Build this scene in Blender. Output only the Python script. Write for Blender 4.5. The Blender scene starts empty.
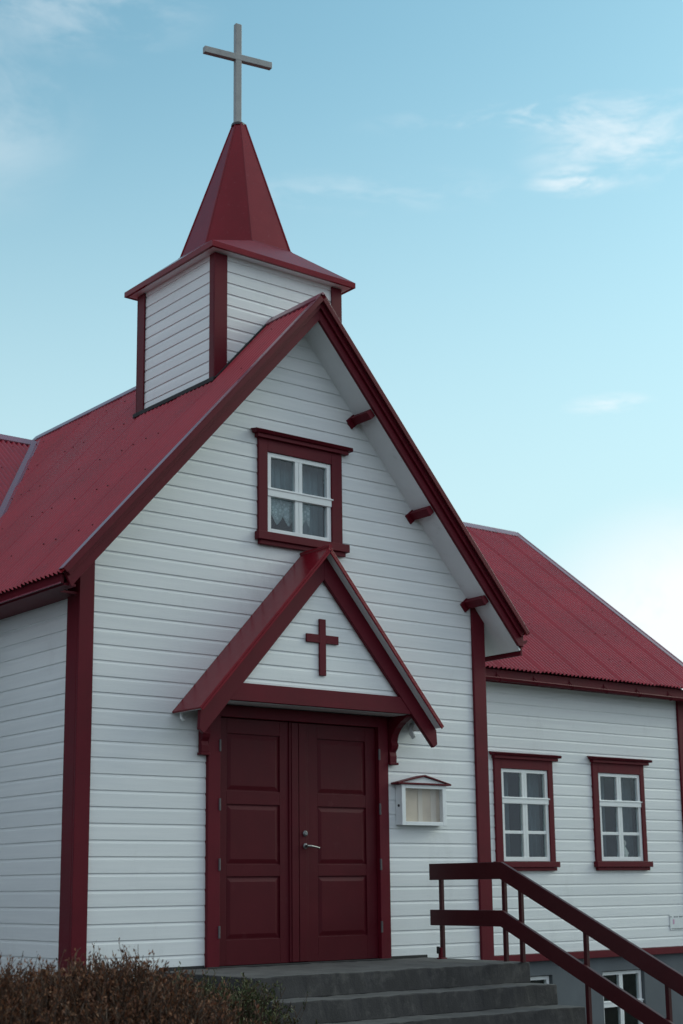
import bpy, bmesh, math, random
from mathutils import Vector, Matrix
rnd = random.Random(7)
C = bpy.context.scene.collection
V = Vector
PI = math.pi

# ------------------------------------------------------------------ materials
def nodes(name):
    m = bpy.data.materials.new(name); m.use_nodes = True
    nt = m.node_tree; b = nt.nodes['Principled BSDF']
    return m, nt, b

def ramp(nt, fac, stops):
    r = nt.nodes.new('ShaderNodeValToRGB'); nt.links.new(fac, r.inputs[0])
    e = r.color_ramp.elements
    e[0].position, e[0].color = stops[0][0], (*stops[0][1], 1)
    e[1].position, e[1].color = stops[-1][0], (*stops[-1][1], 1)
    for p, c in stops[1:-1]:
        k = e.new(p); k.color = (*c, 1)
    return r.outputs[0]

def noise(nt, scale, detail=4, rough=.55, stretch=(1, 1, 1), off=(0, 0, 0), coord='Object'):
    tc = nt.nodes.new('ShaderNodeTexCoord'); mp = nt.nodes.new('ShaderNodeMapping')
    mp.inputs['Scale'].default_value = stretch; mp.inputs['Location'].default_value = off
    nt.links.new(tc.outputs[coord], mp.inputs[0])
    n = nt.nodes.new('ShaderNodeTexNoise'); n.inputs['Scale'].default_value = scale
    n.inputs['Detail'].default_value = detail; n.inputs['Roughness'].default_value = rough
    nt.links.new(mp.outputs[0], n.inputs[0])
    return n.outputs['Fac']

def mul(c, k): return tuple(min(1, x*k) for x in c)

def mixc(nt, fac, a, b):
    mx = nt.nodes.new('ShaderNodeMix'); mx.data_type = 'RGBA'
    if isinstance(fac, float): mx.inputs[0].default_value = fac
    else: nt.links.new(fac, mx.inputs[0])
    for i, s in ((6, a), (7, b)):
        if isinstance(s, tuple): mx.inputs[i].default_value = (*s, 1)
        else: nt.links.new(s, mx.inputs[i])
    return mx.outputs[2]

def bump(nt, b, h, strength=.2, dist=.01):
    bp = nt.nodes.new('ShaderNodeBump'); bp.inputs['Strength'].default_value = strength
    bp.inputs['Distance'].default_value = dist
    nt.links.new(h, bp.inputs['Height']); nt.links.new(bp.outputs[0], b.inputs['Normal'])

def paint(name, col, rough=.5, var=.12, scale=2.5, grain=(1, 1, 1), gscale=60, gb=.15, spec=.5, dirt=None, dirt_scale=5, dirt_lo=.62):
    m, nt, b = nodes(name)
    n = noise(nt, scale, 6, .6)
    c = ramp(nt, n, [(.25, mul(col, 1-var)), (.75, mul(col, 1+var))])
    if dirt:
        d = noise(nt, dirt_scale, 8, .7, off=(3.1, 7.7, 1.3))
        f = ramp(nt, d, [(dirt_lo, (0, 0, 0)), (dirt_lo+.16, (.6, .6, .6))])
        c = mixc(nt, f, c, dirt)
    nt.links.new(c, b.inputs['Base Color'])
    rr = nt.nodes.new('ShaderNodeMapRange')
    nt.links.new(n, rr.inputs[0]); rr.inputs[3].default_value = rough-.08; rr.inputs[4].default_value = rough+.1
    nt.links.new(rr.outputs[0], b.inputs['Roughness'])
    b.inputs['Specular IOR Level'].default_value = spec
    g = noise(nt, gscale, 4, .6, stretch=grain)
    bump(nt, b, g, gb, .004)
    return m

def siding_mat(name, along):
    """white painted boards: every board its own faint tone, grain along the board"""
    m, nt, b = nodes(name)
    tc = nt.nodes.new('ShaderNodeTexCoord')
    sep = nt.nodes.new('ShaderNodeSeparateXYZ'); nt.links.new(tc.outputs['Object'], sep.inputs[0])
    mm = nt.nodes.new('ShaderNodeMath'); mm.operation = 'MULTIPLY_ADD'
    nt.links.new(sep.outputs['Z'], mm.inputs[0]); mm.inputs[1].default_value = 1/.145; mm.inputs[2].default_value = 40-2.307/.145
    fl = nt.nodes.new('ShaderNodeMath'); fl.operation = 'FLOOR'; nt.links.new(mm.outputs[0], fl.inputs[0])
    wn = nt.nodes.new('ShaderNodeTexWhiteNoise'); wn.noise_dimensions = '1D'; nt.links.new(fl.outputs[0], wn.inputs['W'])
    base = ramp(nt, wn.outputs['Value'], [(0, (.745, .775, .785)), (1, (.80, .825, .83))])
    st = (.35, .35, 9)
    n1 = noise(nt, 2.2, 6, .65, stretch=st)
    v = ramp(nt, n1, [(.3, (.90, .91, .92)), (.7, (1, 1, 1))])
    mx = nt.nodes.new('ShaderNodeMix'); mx.data_type = 'RGBA'; mx.blend_type = 'MULTIPLY'; mx.inputs[0].default_value = 1
    nt.links.new(base, mx.inputs[6]); nt.links.new(v, mx.inputs[7])
    d = noise(nt, 1.3, 9, .72, stretch=(1.2, 1.2, .55), off=(5, 2, 9))
    f = ramp(nt, d, [(.56, (0, 0, 0)), (.75, (.36, .36, .36))])
    c = mixc(nt, f, mx.outputs[2], (.48, .49, .49))
    nt.links.new(c, b.inputs['Base Color'])
    b.inputs['Roughness'].default_value = .5
    g = noise(nt, 14, 6, .65, stretch=(.6, .6, 14))
    bump(nt, b, g, .35, .004)
    return m

M = {}
M['siding'] = siding_mat('white_siding_paint', 'x')
M['white'] = paint('white_paint', (.76, .79, .80), .45, .05, 4, gb=.1, dirt=(.5, .52, .5), dirt_lo=.66)
M['soffit'] = paint('white_soffit_paint', (.72, .75, .77), .55, .06, 3, gb=.1, dirt=(.45, .47, .47), dirt_lo=.6)
M['trim'] = paint('dark_red_paint', (.105, .0052, .0135), .5, .16, 3, gscale=35, gb=.22, grain=(1, 1, .15), spec=.18, dirt=(.06, .006, .010), dirt_lo=.6)
M['door'] = paint('door_red_paint', (.072, .0038, .0092), .48, .14, 2.5, gscale=40, gb=.2, grain=(1, 1, .12), spec=.18, dirt=(.10, .022, .028), dirt_lo=.6, dirt_scale=6)
M['rail'] = paint('railing_red_paint', (.045, .0045, .007), .45, .15, 4, gscale=30, gb=.25, spec=.3, dirt=(.03, .01, .012))
M['railtop'] = M['rail']
M['roof'] = paint('red_roof_metal', (.31, .020, .034), .28, .18, 1.1, gb=.05, spec=.4, dirt=(.21, .020, .03), dirt_scale=2.2, dirt_lo=.55)
M['flash'] = paint('faded_flashing_metal', (.20, .048, .075), .26, .1, 2, gb=.04, spec=.9)
M['spire'] = paint('red_spire_metal', (.18, .0095, .018), .22, .16, 1.6, gb=.05, spec=.16, dirt=(.27, .07, .085), dirt_scale=22, dirt_lo=.60)
M['screw'] = paint('screw_head', (.12, .015, .023), .6, .2, 8)
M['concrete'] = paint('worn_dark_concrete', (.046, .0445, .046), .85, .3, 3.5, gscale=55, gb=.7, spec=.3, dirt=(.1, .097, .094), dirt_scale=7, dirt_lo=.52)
M['tread'] = paint('lit_top_concrete', (.085, .083, .084), .85, .3, 3.5, gscale=55, gb=.7, spec=.3, dirt=(.13, .127, .122), dirt_scale=7, dirt_lo=.52)  # paler copy of the riser concrete: light from above painted into the treads
M['found'] = paint('grey_foundation_render', (.115, .13, .145), .85, .12, 2.2, gscale=90, gb=.5, spec=.25, dirt=(.1, .11, .12), dirt_scale=3)
M['steel'] = paint('steel', (.20, .205, .21), .4, .1, 9, gb=.05); M['steel'].node_tree.nodes['Principled BSDF'].inputs['Metallic'].default_value = .9
M['oldsteel'] = paint('dull_hinge_steel', (.095, .085, .09), .5, .2, 9)
M['crossmetal'] = paint('weathered_grey_cross', (.30, .31, .31), .5, .2, 6, gscale=40, gb=.3, grain=(1, 1, .2), dirt=(.2, .19, .18), dirt_scale=9)
M['dark'] = paint('dark_fittings_shadow_gap', (.012, .012, .014), .7, .2, 9)
M['lead'] = paint('dark_lead_collar', (.035, .03, .035), .5, .2, 9)
M['curtain'] = paint('grey_curtain', (.29, .345, .365), .9, .12, 6, gscale=120, gb=.2, spec=.1)
M['sheer'] = paint('sheer_curtain', (.24, .30, .32), .9, .15, 6, gscale=120, gb=.2, spec=.1)
def lace_mat():
    m, nt, b = nodes('white_lace')
    tc = nt.nodes.new('ShaderNodeTexCoord'); v = nt.nodes.new('ShaderNodeTexVoronoi'); v.inputs['Scale'].default_value = 26
    nt.links.new(tc.outputs['Object'], v.inputs[0])
    nt.links.new(ramp(nt, v.outputs['Distance'], [(.12, (.28, .33, .34)), (.3, (.72, .77, .78)), (.5, (.42, .48, .49))]), b.inputs['Base Color'])
    b.inputs['Roughness'].default_value = .9
    return m
M['lace'] = lace_mat()
M['drape'] = paint('dim_drape', (.14, .17, .18), .9, .15, 6, gscale=120, gb=.2, spec=.1)
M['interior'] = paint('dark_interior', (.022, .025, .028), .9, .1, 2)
M['ply'] = paint('pale_plywood', (.60, .515, .41), .65, .14, 3, grain=(8, 1, .6), gscale=14, gb=.1)
M['paper'] = paint('pale_paper', (.635, .58, .50), .8, .08, 4)
M['figure'] = paint('cream_ceramic', (.6, .56, .5), .3, .1, 12)
M['pink'] = paint('pink_print', (.6, .34, .5), .6, .1, 20)
M['ink'] = paint('grey_ink', (.2, .22, .23), .6, .1, 20)
M['plate'] = paint('white_plate', (.70, .74, .75), .3, .05, 8)

def glass_mat():
    m = bpy.data.materials.new('window_glass'); m.use_nodes = True
    nt = m.node_tree; nt.nodes.clear()
    o = nt.nodes.new('ShaderNodeOutputMaterial'); mx = nt.nodes.new('ShaderNodeMixShader')
    t = nt.nodes.new('ShaderNodeBsdfTransparent'); t.inputs[0].default_value = (.88, .93, .94, 1)
    g = nt.nodes.new('ShaderNodeBsdfGlossy'); g.inputs['Roughness'].default_value = .02
    g.inputs[0].default_value = (.95, .97, 1, 1)
    bp = nt.nodes.new('ShaderNodeBump'); bp.inputs['Strength'].default_value = .06; bp.inputs['Distance'].default_value = .02
    n = noise(nt, 3.5, 1); nt.links.new(n, bp.inputs['Height']); nt.links.new(bp.outputs[0], g.inputs['Normal'])
    mx.inputs[0].default_value = .042; nt.links.new(t.outputs[0], mx.inputs[1]); nt.links.new(g.outputs[0], mx.inputs[2])
    nt.links.new(mx.outputs[0], o.inputs[0])
    return m
M['glass'] = glass_mat()
M['clear'] = glass_mat(); M['clear'].name = 'clear_glass'
for n_ in M['clear'].node_tree.nodes:
    if n_.type == 'BSDF_TRANSPARENT': n_.inputs[0].default_value = (.98, .98, .98, 1)
    if n_.type == 'MIX_SHADER': n_.inputs[0].default_value = .02

def leaf_mat(name, cols, rough=.6):
    m, nt, b = nodes(name)
    oi = nt.nodes.new('ShaderNodeNewGeometry')
    c = ramp(nt, oi.outputs['Random Per Island'], [(i/(len(cols)-1), c) for i, c in enumerate(cols)])
    nt.links.new(c, b.inputs['Base Color']); b.inputs['Roughness'].default_value = rough
    b.inputs['Specular IOR Level'].default_value = .25
    return m
M['twig'] = leaf_mat('brown_twigs', [(.03, .018, .014), (.06, .034, .022), (.045, .026, .018), (.09, .05, .03)])
M['dryleaf'] = leaf_mat('rusty_buds', [(.075, .029, .015), (.165, .06, .026), (.10, .038, .02), (.22, .10, .048), (.05, .025, .018)])
M['greenleaf'] = leaf_mat('dark_green_leaves', [(.03, .042, .017), (.055, .07, .026), (.04, .05, .024), (.11, .11, .04), (.07, .045, .022)])

def ground_mat():
    m, nt, b = nodes('winter_grass_ground')
    n = noise(nt, .7, 8, .7); n2 = noise(nt, 22, 6, .7)
    c = ramp(nt, n, [(.3, (.07, .075, .055)), (.5, (.105, .10, .08)), (.7, (.13, .125, .105))])
    d = ramp(nt, n2, [(.3, (.55, .55, .55)), (.7, (1.1, 1.1, 1.1))])
    mx = nt.nodes.new('ShaderNodeMix'); mx.data_type = 'RGBA'; mx.blend_type = 'MULTIPLY'; mx.inputs[0].default_value = 1
    nt.links.new(c, mx.inputs[6]); nt.links.new(d, mx.inputs[7]); nt.links.new(mx.outputs[2], b.inputs['Base Color'])
    b.inputs['Roughness'].default_value = .95; bump(nt, b, n2, .8, .05)
    return m
M['ground'] = ground_mat()
M['paving'] = paint('grey_concrete_path', (.2, .2, .2), .9, .2, 2, gscale=60, gb=.5, spec=.2, dirt=(.12, .12, .11))

# ------------------------------------------------------------------ mesh builder
class MB:
    def __init__(s): s.v = []; s.f = []; s.mi = []; s.cur = 0
    def poly(s, pts):
        i = len(s.v); s.v += [tuple(p) for p in pts]; s.f.append(tuple(range(i, i+len(pts)))); s.mi.append(s.cur)
    def pp(s, o, a, b, c):
        o, a, b, c = V(o), V(a), V(b), V(c)
        i = len(s.v)
        s.v += [tuple(p) for p in (o, o+a, o+a+b, o+b, o+c, o+a+c, o+a+b+c, o+b+c)]
        for q in ((0, 3, 2, 1), (4, 5, 6, 7), (0, 1, 5, 4), (1, 2, 6, 5), (2, 3, 7, 6), (3, 0, 4, 7)):
            s.f.append(tuple(i+k for k in q)); s.mi.append(s.cur)
    def box(s, x0, x1, y0, y1, z0, z1): s.pp((x0, y0, z0), (x1-x0, 0, 0), (0, y1-y0, 0), (0, 0, z1-z0))
    def prism(s, pts, ext):
        """closed polygon pts (3D) extruded along ext"""
        n = len(pts); i = len(s.v); e = V(ext)
        s.v += [tuple(p) for p in pts]+[tuple(V(p)+e) for p in pts]
        s.f.append(tuple(i+k for k in range(n))[::-1]); s.mi.append(s.cur)
        s.f.append(tuple(i+n+k for k in range(n))); s.mi.append(s.cur)
        for k in range(n):
            j = (k+1) % n
            s.f.append((i+k, i+j, i+n+j, i+n+k)); s.mi.append(s.cur)
    def tube(s, pts, rad, n=6, cap=True):
        pts = [V(p) for p in pts]
        if not hasattr(rad, '__len__'): rad = [rad]*len(pts)
        rings = []
        up = None
        for k, p in enumerate(pts):
            d = (pts[min(k+1, len(pts)-1)]-pts[max(k-1, 0)]).normalized()
            if up is None: up = V((0, 0, 1)) if abs(d.z) < .9 else V((1, 0, 0))
            a = d.cross(up).normalized(); b2 = a.cross(d).normalized(); up = b2
            i = len(s.v)
            for j in range(n):
                t = 2*PI*j/n
                s.v.append(tuple(p+a*math.cos(t)*rad[k]+b2*math.sin(t)*rad[k]))
            rings.append(i)
        for k in range(len(pts)-1):
            for j in range(n):
                q = (j+1) % n
                s.f.append((rings[k]+j, rings[k]+q, rings[k+1]+q, rings[k+1]+j)); s.mi.append(s.cur)
        if cap:
            s.f.append(tuple(rings[0]+j for j in range(n))[::-1]); s.mi.append(s.cur)
            s.f.append(tuple(rings[-1]+j for j in range(n))); s.mi.append(s.cur)
    def lathe(s, o, axis, prof, n=12):
        ax = V(axis).normalized()
        s.tube([V(o)+ax*h for h, r in prof], [max(r, 1e-4) for h, r in prof], n)
    def build(s, name, mats, parent=None, bevel=0, smooth=False, fix=True, origin=None):
        me = bpy.data.meshes.new(name)
        vs = s.v
        me.from_pydata(vs, [], s.f)
        if not isinstance(mats, (list, tuple)): mats = [mats]
        for m in mats: me.materials.append(m)
        for p, k in zip(me.polygons, s.mi): p.material_index = k; p.use_smooth = smooth
        if fix:
            bm = bmesh.new(); bm.from_mesh(me); bmesh.ops.recalc_face_normals(bm, faces=bm.faces); bm.to_mesh(me); bm.free()
        me.update()
        o = bpy.data.objects.new(name, me); C.objects.link(o)
        if parent: o.parent = parent
        if bevel:
            b = o.modifiers.new('bevel', 'BEVEL'); b.width = bevel; b.segments = 2; b.limit_method = 'ANGLE'; b.angle_limit = math.radians(35)
        return o

def tag(o, label=None, cat=None, group=None, kind=None):
    if label: o['label'] = label
    if cat: o['category'] = cat
    if group: o['group'] = group
    if kind: o['kind'] = kind
    return o
def empty(name, loc, label, cat, group=None):
    o = bpy.data.objects.new(name, None); C.objects.link(o); o.empty_display_size = .2
    o['label'] = label; o['category'] = cat
    if group: o['group'] = group
    return o            # every empty stays at the origin so that its parts can be modelled in world space

# ------------------------------------------------------------------ siding walls
PITCH = .145
def siding(name, O, U, N, z0, z1, lim, openings=(), parent=None, pitch=PITCH, phase=2.307, dep=.5):
    """O origin (z=0), U along wall, N outward. lim(z)->(u0,u1). openings: (u0,u1,z0,z1)"""
    O, U, N = V(O), V(U), V(N)
    k0 = math.ceil((z1-phase)/pitch)
    prof = []          # list of (z, out) from top to bottom
    zj = phase+k0*pitch
    while zj > z0-pitch:
        prof += [(zj, .010), (zj-.0002, .01-.02*dep), (zj-.0045-.003*dep, .01-.02*dep), (zj-.011, .001), (zj-.029, .0065), (zj-.034, .008), (zj-pitch+.003, .010)]
        zj -= pitch
    prof = [p for p in prof]
    cuts = sorted({z0, z1} | {o[2] for o in openings} | {o[3] for o in openings}, reverse=True)
    mb = MB()
    wav = [rnd.uniform(-.0012, .0012) for _ in range(400)]
    for (za, oa), (zb, ob) in zip(prof, prof[1:]):
        if za <= z0 or zb >= z1: continue
        zs = [za]+[c for c in cuts if zb < c < za]+[zb]
        for a, b in zip(zs, zs[1:]):
            if a > z1+1e-6 or b < z0-1e-6: continue
            f = lambda z: oa+(ob-oa)*((za-z)/(za-zb) if za-zb > 1e-7 else 0)
            mid = (a+b)/2
            ua, ub = lim(a), lim(b)
            segs = [(ua[0], ua[1], ub[0], ub[1])]
            for o in openings:
                if o[2]-1e-6 < mid < o[3]+1e-6:
                    ns = []
                    for s in segs:
                        if o[0] > s[0] and o[1] < s[1]: ns += [(s[0], o[0], s[2], o[0]), (o[1], s[1], o[1], s[3])]
                        elif o[1] <= s[0] or o[0] >= s[1]: ns.append(s)
                        elif o[0] <= s[0]: ns.append((o[1], s[1], o[1], s[3]))
                        else: ns.append((s[0], o[0], s[2], o[0]))
                    segs = ns
            for s in segs:
                if s[1]-s[0] < .002 and s[3]-s[2] < .002: continue
                p = lambda u, z: O+U*u+N*f(z)+V((0, 0, z))
                mb.poly([p(s[2], b), p(max(s[3], s[2]), b), p(max(s[1], s[0]), a), p(s[0], a)])
    ob_ = mb.build(name, M['siding'], parent, fix=False)
    # make every face look outward
    me = ob_.data
    for pl in me.polygons:
        pass
    return ob_

# ------------------------------------------------------------------ corrugated roofs
def corrugated(name, P0, U, Dn, lenU, vrange, parent, pitch=.076, amp=.0155, lap=.76, rows=7, screws=True, seed=1, smooth=True, lapflip=False):
    """P0 ridge start, U along ridge, Dn unit vector down the slope; vrange(u)->(v0,v1)"""
    r = random.Random(seed)
    P0, U, Dn = V(P0), V(U), V(Dn); Nn = U.cross(Dn)
    if Nn.z < 0: Nn = -Nn
    mb = MB(); n = int(lenU/pitch*8)
    laps = [r.uniform(-.0015, .002) for _ in range(200)]
    idx = []
    for i in range(n+1):
        u = lenU*i/n
        v0, v1 = vrange(u); row = []
        k = int(u/lap); fr = u/lap-k; fr = 1-fr if lapflip else fr
        for j in range(rows+1):
            v = v0+(v1-v0)*j/rows
            h = amp*math.cos(2*PI*u/pitch)+.010*(1-fr)+laps[k]*math.sin(v*1.3+k)+.002*math.sin(u*1.7+v*.8)
            row.append(len(mb.v)); mb.v.append(tuple(P0+U*u+Dn*(v+(laps[(k*3) % 199]*3 if j == rows else 0))+Nn*h))
        idx.append(row)
    for i in range(n):
        for j in range(rows):
            mb.f.append((idx[i][j], idx[i+1][j], idx[i+1][j+1], idx[i][j+1])); mb.mi.append(0)
    if screws:
        mb.cur = 1
        v = .35
        while v < 6:
            k = 0
            while True:
                u = (k*3+1)*pitch+0
                k += 1
                if u > lenU-.05: break
                v0, v1 = vrange(u)
                vv = v+r.uniform(-.015, .015)
                if not (v0+.08 < vv < v1-.05) or r.random() < .35: continue
                fr = u/lap-int(u/lap); fr = 1-fr if lapflip else fr
                c = P0+U*u+Dn*vv+Nn*(amp+.010*(1-fr)+.001)
                R = .007
                top = [c+Nn*.006+U*(R*math.cos(t*PI/3))+Dn*(R*math.sin(t*PI/3)) for t in range(6)]
                bot = [p-Nn*.012+(p-c-Nn*.006)*.3 for p in top]
                mb.poly(top)
                for t in range(6): mb.poly([top[t], top[(t+1) % 6], bot[(t+1) % 6], bot[t]])
            v += .82
    o = mb.build(name, [M['roof'], M['screw']], parent, smooth=smooth, fix=False)
    return o

# =================================================================== CHURCH
church = empty('church', (0, 0, 0), 'white boarded church with dark red trim, corrugated red roofs and a small steeple', 'church')
CX = 2.475; ZR = 6.64; SL = 1.122; SR = 1.148     # main roof
def main_top(x): return ZR-SL*(CX-x) if x < CX else ZR-SR*(x-CX)
SOF = .235
def facade_lim(z):
    zs = ZR-SOF+.03
    return (max(0, CX-(zs-z)/SL), min(4.95, CX+(zs-z)/SR))
DOOR = (1.42, 3.48, -.2, 2.40)
WIN_T = (2.03, 2.865, 4.15, 5.01)
siding('gable_wall', (0, 0, 0), (1, 0, 0), (0, -1, 0), -.15, 6.44, facade_lim, [DOOR, WIN_T], church)
siding('nave_wall', (0, 0, 0), (0, 1, 0), (-1, 0, 0), -.15, 3.66, lambda z: (0, 6), (), church)
siding('nave_wall', (4.95, 0, 0), (0, 1, 0), (1, 0, 0), -.15, 3.62, lambda z: (0, 2.1), (), church)
# wing (transverse block)
YW, YB = 2.1, 9.4; YRW = 5.75; ZRW = 6.535; SW = .790
XE, XLE = 11.0, -6.05
W1 = (7.23, 8.11, 1.0, 2.19); W2 = (9.07, 9.955, 1.0, 2.20)
siding('wing_wall', (4.95, YW, 0), (1, 0, 0), (0, -1, 0), -.15, 3.41, lambda z: (0, XE-4.95),
       [(W1[0]-4.95, W1[1]-4.95, W1[2], W1[3]), (W2[0]-4.95, W2[1]-4.95, W2[2], W2[3])], church, dep=.4)
siding('wing_wall', (XLE, YW, 0), (1, 0, 0), (0, -1, 0), -.15, 3.41, lambda z: (0, -XLE), (), church)
def wing_gable(z):
    h = (ZRW-.16-z)/SW
    return (max(0, YRW-YW-h), min(YB-YW, YRW-YW+h))
siding('wing_wall', (XE, YW, 0), (0, 1, 0), (1, 0, 0), -.15, 6.48, wing_gable, (), church)
siding('wing_wall', (XLE, YW, 0), (0, 1, 0), (-1, 0, 0), -.15, 6.48, wing_gable, (), church)
siding('wing_wall', (XLE, YB, 0), (1, 0, 0), (0, 1, 0), -.15, 3.6, lambda z: (0, XE-XLE), (), church)

# ---- roofs
LS = math.hypot(1, SL); RS = math.hypot(1, SR); WS = math.hypot(1, SW)
ZT = ZR+.004; ZTW = ZRW+.014
Y0 = -.395
def vr_left(u):
    y = Y0+u; full = (CX+.405)*LS
    if y < 1.9: return (0, full)
    dx = (SW/SL)*(YRW-y)                       # valley with the wing roof
    return (0, max(.02, min(full, dx*LS+.06)))
main_l = corrugated('roof', (CX, Y0, ZT), (0, 1, 0), (-1/LS, 0, -SL/LS), YRW-Y0, vr_left, church, seed=3, lapflip=True)
def vr_right(u):
    y = Y0+u; full = (5.305-CX)*RS
    if y < 1.9: return (0, full)
    return (0, max(.02, min(full, (SW/SR)*(YRW-y)*RS+.06)))
main_r = corrugated('roof', (CX, Y0, ZT), (0, 1, 0), (1/RS, 0, -SR/RS), YRW-Y0, vr_right, church, seed=5)
XV = 11.4
YE = 1.80
fullw = (YRW-YE)*WS
def vr_w(u):        # right front slope, begins at x=CX; hidden piece above the main roof is cut at the valley
    x = CX+u
    if x > 5.3: return (0, fullw)
    return (0, max(.02, min(fullw, 0.0+fullw))) if False else (0, max(.03, min(fullw, (SR/SW)*(x-CX)*WS+.02)))
wing_r = corrugated('wing_roof', (CX, YRW, ZTW), (1, 0, 0), (0, -1/WS, -SW/WS), XV-CX, vr_w, church, seed=7)
def vr_wl(u):
    x = CX-u
    if x < -.4: return (0, fullw)
    return (0, max(.03, min(fullw, (SL/SW)*(CX-x)*WS+.02)))
wing_l = corrugated('wing_roof', (CX, YRW, ZTW), (-1, 0, 0), (0, -1/WS, -SW/WS), CX+6.45, vr_wl, church, seed=9)
corrugated('wing_roof', (-6.45, YRW, ZTW), (1, 0, 0), (0, 1/WS, -SW/WS), XV+6.45, lambda u: (0, fullw), church, seed=11, screws=False, rows=3)

# ---- ridge caps, flashings (parts of the roof they lie on)
def strip_pair(name, A, B, d1, d2, w, lift, parent, t=.006, roll=.016):
    """a folded cap along A-B with two wings going down d1 and d2"""
    A, B = V(A), V(B); mb = MB()
    n = (B-A).normalized()
    for d in (d1, d2):
        d = V(d).normalized(); nn = n.cross(d).normalized()
        if nn.z < 0: nn = -nn
        mb.pp(A+nn*lift-d*.01, B-A, d*w, nn*t)
        mb.pp(A+nn*(lift-.02)+d*(w-.004), B-A, d*.006, nn*.022)
    mb.tube([A+V((0, 0, lift-.004)), B+V((0, 0, lift-.004))], roll, 10)
    return mb.build(name, M['flash'], parent, bevel=.002)
strip_pair('ridge_cap', (CX, Y0-.012, ZT), (CX, YRW+.1, ZT), (-1, 0, -SL), (1, 0, -SR), .12, .027, main_l)
strip_pair('ridge_cap', (CX+.02, YRW, ZTW), (XV+.01, YRW, ZTW), (0, -1, -SW), (0, 1, -SW), .17, .02, wing_r)
strip_pair('ridge_cap', (CX-.02, YRW, ZTW), (-6.46, YRW, ZTW), (0, -1, -SW), (0, 1, -SW), .17, .02, wing_l)
def strip(name, A, B, side, w, lift, parent, t=.006, mat='flash'):
    A, B, s = V(A), V(B), V(side).normalized(); d = (B-A).normalized(); nn = d.cross(s).normalized()
    if nn.z < 0: nn = -nn
    mb = MB(); mb.pp(A+nn*lift, B-A, s*w, nn*t); return mb.build(name, M[mat], parent, bevel=.002)
# valley flashings (lie on the line where main and wing roofs meet)
def valley(parent, sx, S):
    x0 = CX+sx*.02; dxdy = SW/S
    A = V((CX+sx*.14, YRW-.14/dxdy, ZT-.14*S)); yb = 1.95
    dx = (YRW-yb)*dxdy
    B = V((CX+sx*dx, yb, ZT-S*dx))
    mb = MB(); d = (B-A).normalized()
    for s in (V((-sx*.0+0, -1, 0)), V((sx*1.0, 0, 0))):
        # wing directions: along each roof plane, perpendicular to the valley
        pass
    n1 = V((sx*S, 0, 1)).normalized(); n2 = V((0, -SW, 1)).normalized()
    for nn in (n1, n2):
        s = nn.cross(d).normalized()
        if s.z < 0: s = -s
        mb.pp(A+nn*.014, B-A, s*.07, nn*.004)
    return mb.build('valley_flashing', M['flash'], parent, bevel=.002)
valley(main_l, -1, SL); valley(main_r, 1, SR)
# verge trims of the main roof (front edge)
def verge(parent, sx, S, xe):
    L = math.hypot(1, S); d = V((sx/L, 0, -S/L)); n = V((sx*S/L, 0, 1/L))
    A = V((CX+sx*.02, 0, ZT-.02*S)); ln = (abs(xe-CX)-.03)*L
    mb = MB()
    mb.pp(A+V((0, Y0-.012, 0))+n*.017, d*ln, V((0, .085, 0)), n*.006)
    mb.build('verge_flashing', M['flash'], parent, bevel=.002)
    mb = MB(); mb.pp(A+V((0, Y0-.018, 0))-n*.035, d*ln, V((0, .006, 0)), n*.05)
    return mb.build('verge_board', M['trim'], parent, bevel=.002)
verge(main_l, -1, SL, -.40); verge(main_r, 1, SR, 5.30)
for par, X, sg in ((wing_r, XV, 1), (wing_l, -6.45, -1)):
    mb = MB(); d = V((0, -1/WS, -SW/WS)); n = V((0, -SW/WS, 1/WS))
    mb.pp(V((X-sg*.09, YRW, ZTW))+n*.017, d*fullw, V((sg*.11, 0, 0)), n*.006)
    mb.pp(V((X+sg*.02, YRW, ZTW))-n*.16, d*fullw, V((sg*.025, 0, 0)), n*.19)
    mb.build('verge_flashing', M['flash'], par, bevel=.002)
    mb = MB(); d = V((0, 1/WS, -SW/WS)); n = V((0, SW/WS, 1/WS))
    mb.pp(V((X+sg*.02, YRW, ZTW))-n*.16, d*fullw, V((sg*.025, 0, 0)), n*.19)
    mb.build('verge_flashing', M['flash'], par, bevel=.002)

# ---- bargeboards, soffits, purlins of the front gable
def barge(sx, S, pts):
    mb = MB()
    mb.prism([(x, -.34, z) for x, z in pts], (0, .035, 0))
    L = math.hypot(1, S); d = V((sx/L, 0, -S/L)); n = V((sx*S/L, 0, 1/L))
    A = V((CX, -.368, ZR-.004)); ln = abs(pts[1][0]-CX)*L-.01
    mb.prism([A, A+d*ln, A+d*(ln+.02)-n*.075, A-V((0, 0, .075*L))], (0, .0275, 0))
    return mb.build('bargeboard', M['trim'], church, bevel=.004)
barge(-1, SL, [(CX, ZR-.003), (-.365, main_top(-.365)-.003), (-.28, 3.295), (-.24, main_top(-.24)-.24), (CX, ZR-.24)])
barge(1, SR, [(CX, ZR-.003), (5.275, main_top(5.275)-.003), (5.275, 3.262), (5.20, main_top(5.2)-.235), (CX, ZR-.24)])
mb = MB()   # sloped soffit boards under both verges and eaves
for sx, S, xe in ((-1, SL, -.25), (1, SR, 5.245)):
    L = math.hypot(1, S); d = V((sx/L, 0, -S/L)); n = V((sx*S/L, 0, 1/L))
    A = V((CX, -.305, ZR-SOF)); ln = abs(xe-CX)*L
    mb.pp(A, d*ln, V((0, .42, 0)), n*.02)
    # eave part, along the side wall
    x1 = 0.03 if sx < 0 else 4.92
    e = abs(xe-x1)*L; A2 = V((x1, .1155, main_top(x1)-SOF))
    mb.pp(A2, d*e, V((0, 1.75, 0)), n*.02)
mb.build('soffit', M['soffit'], church)
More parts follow.
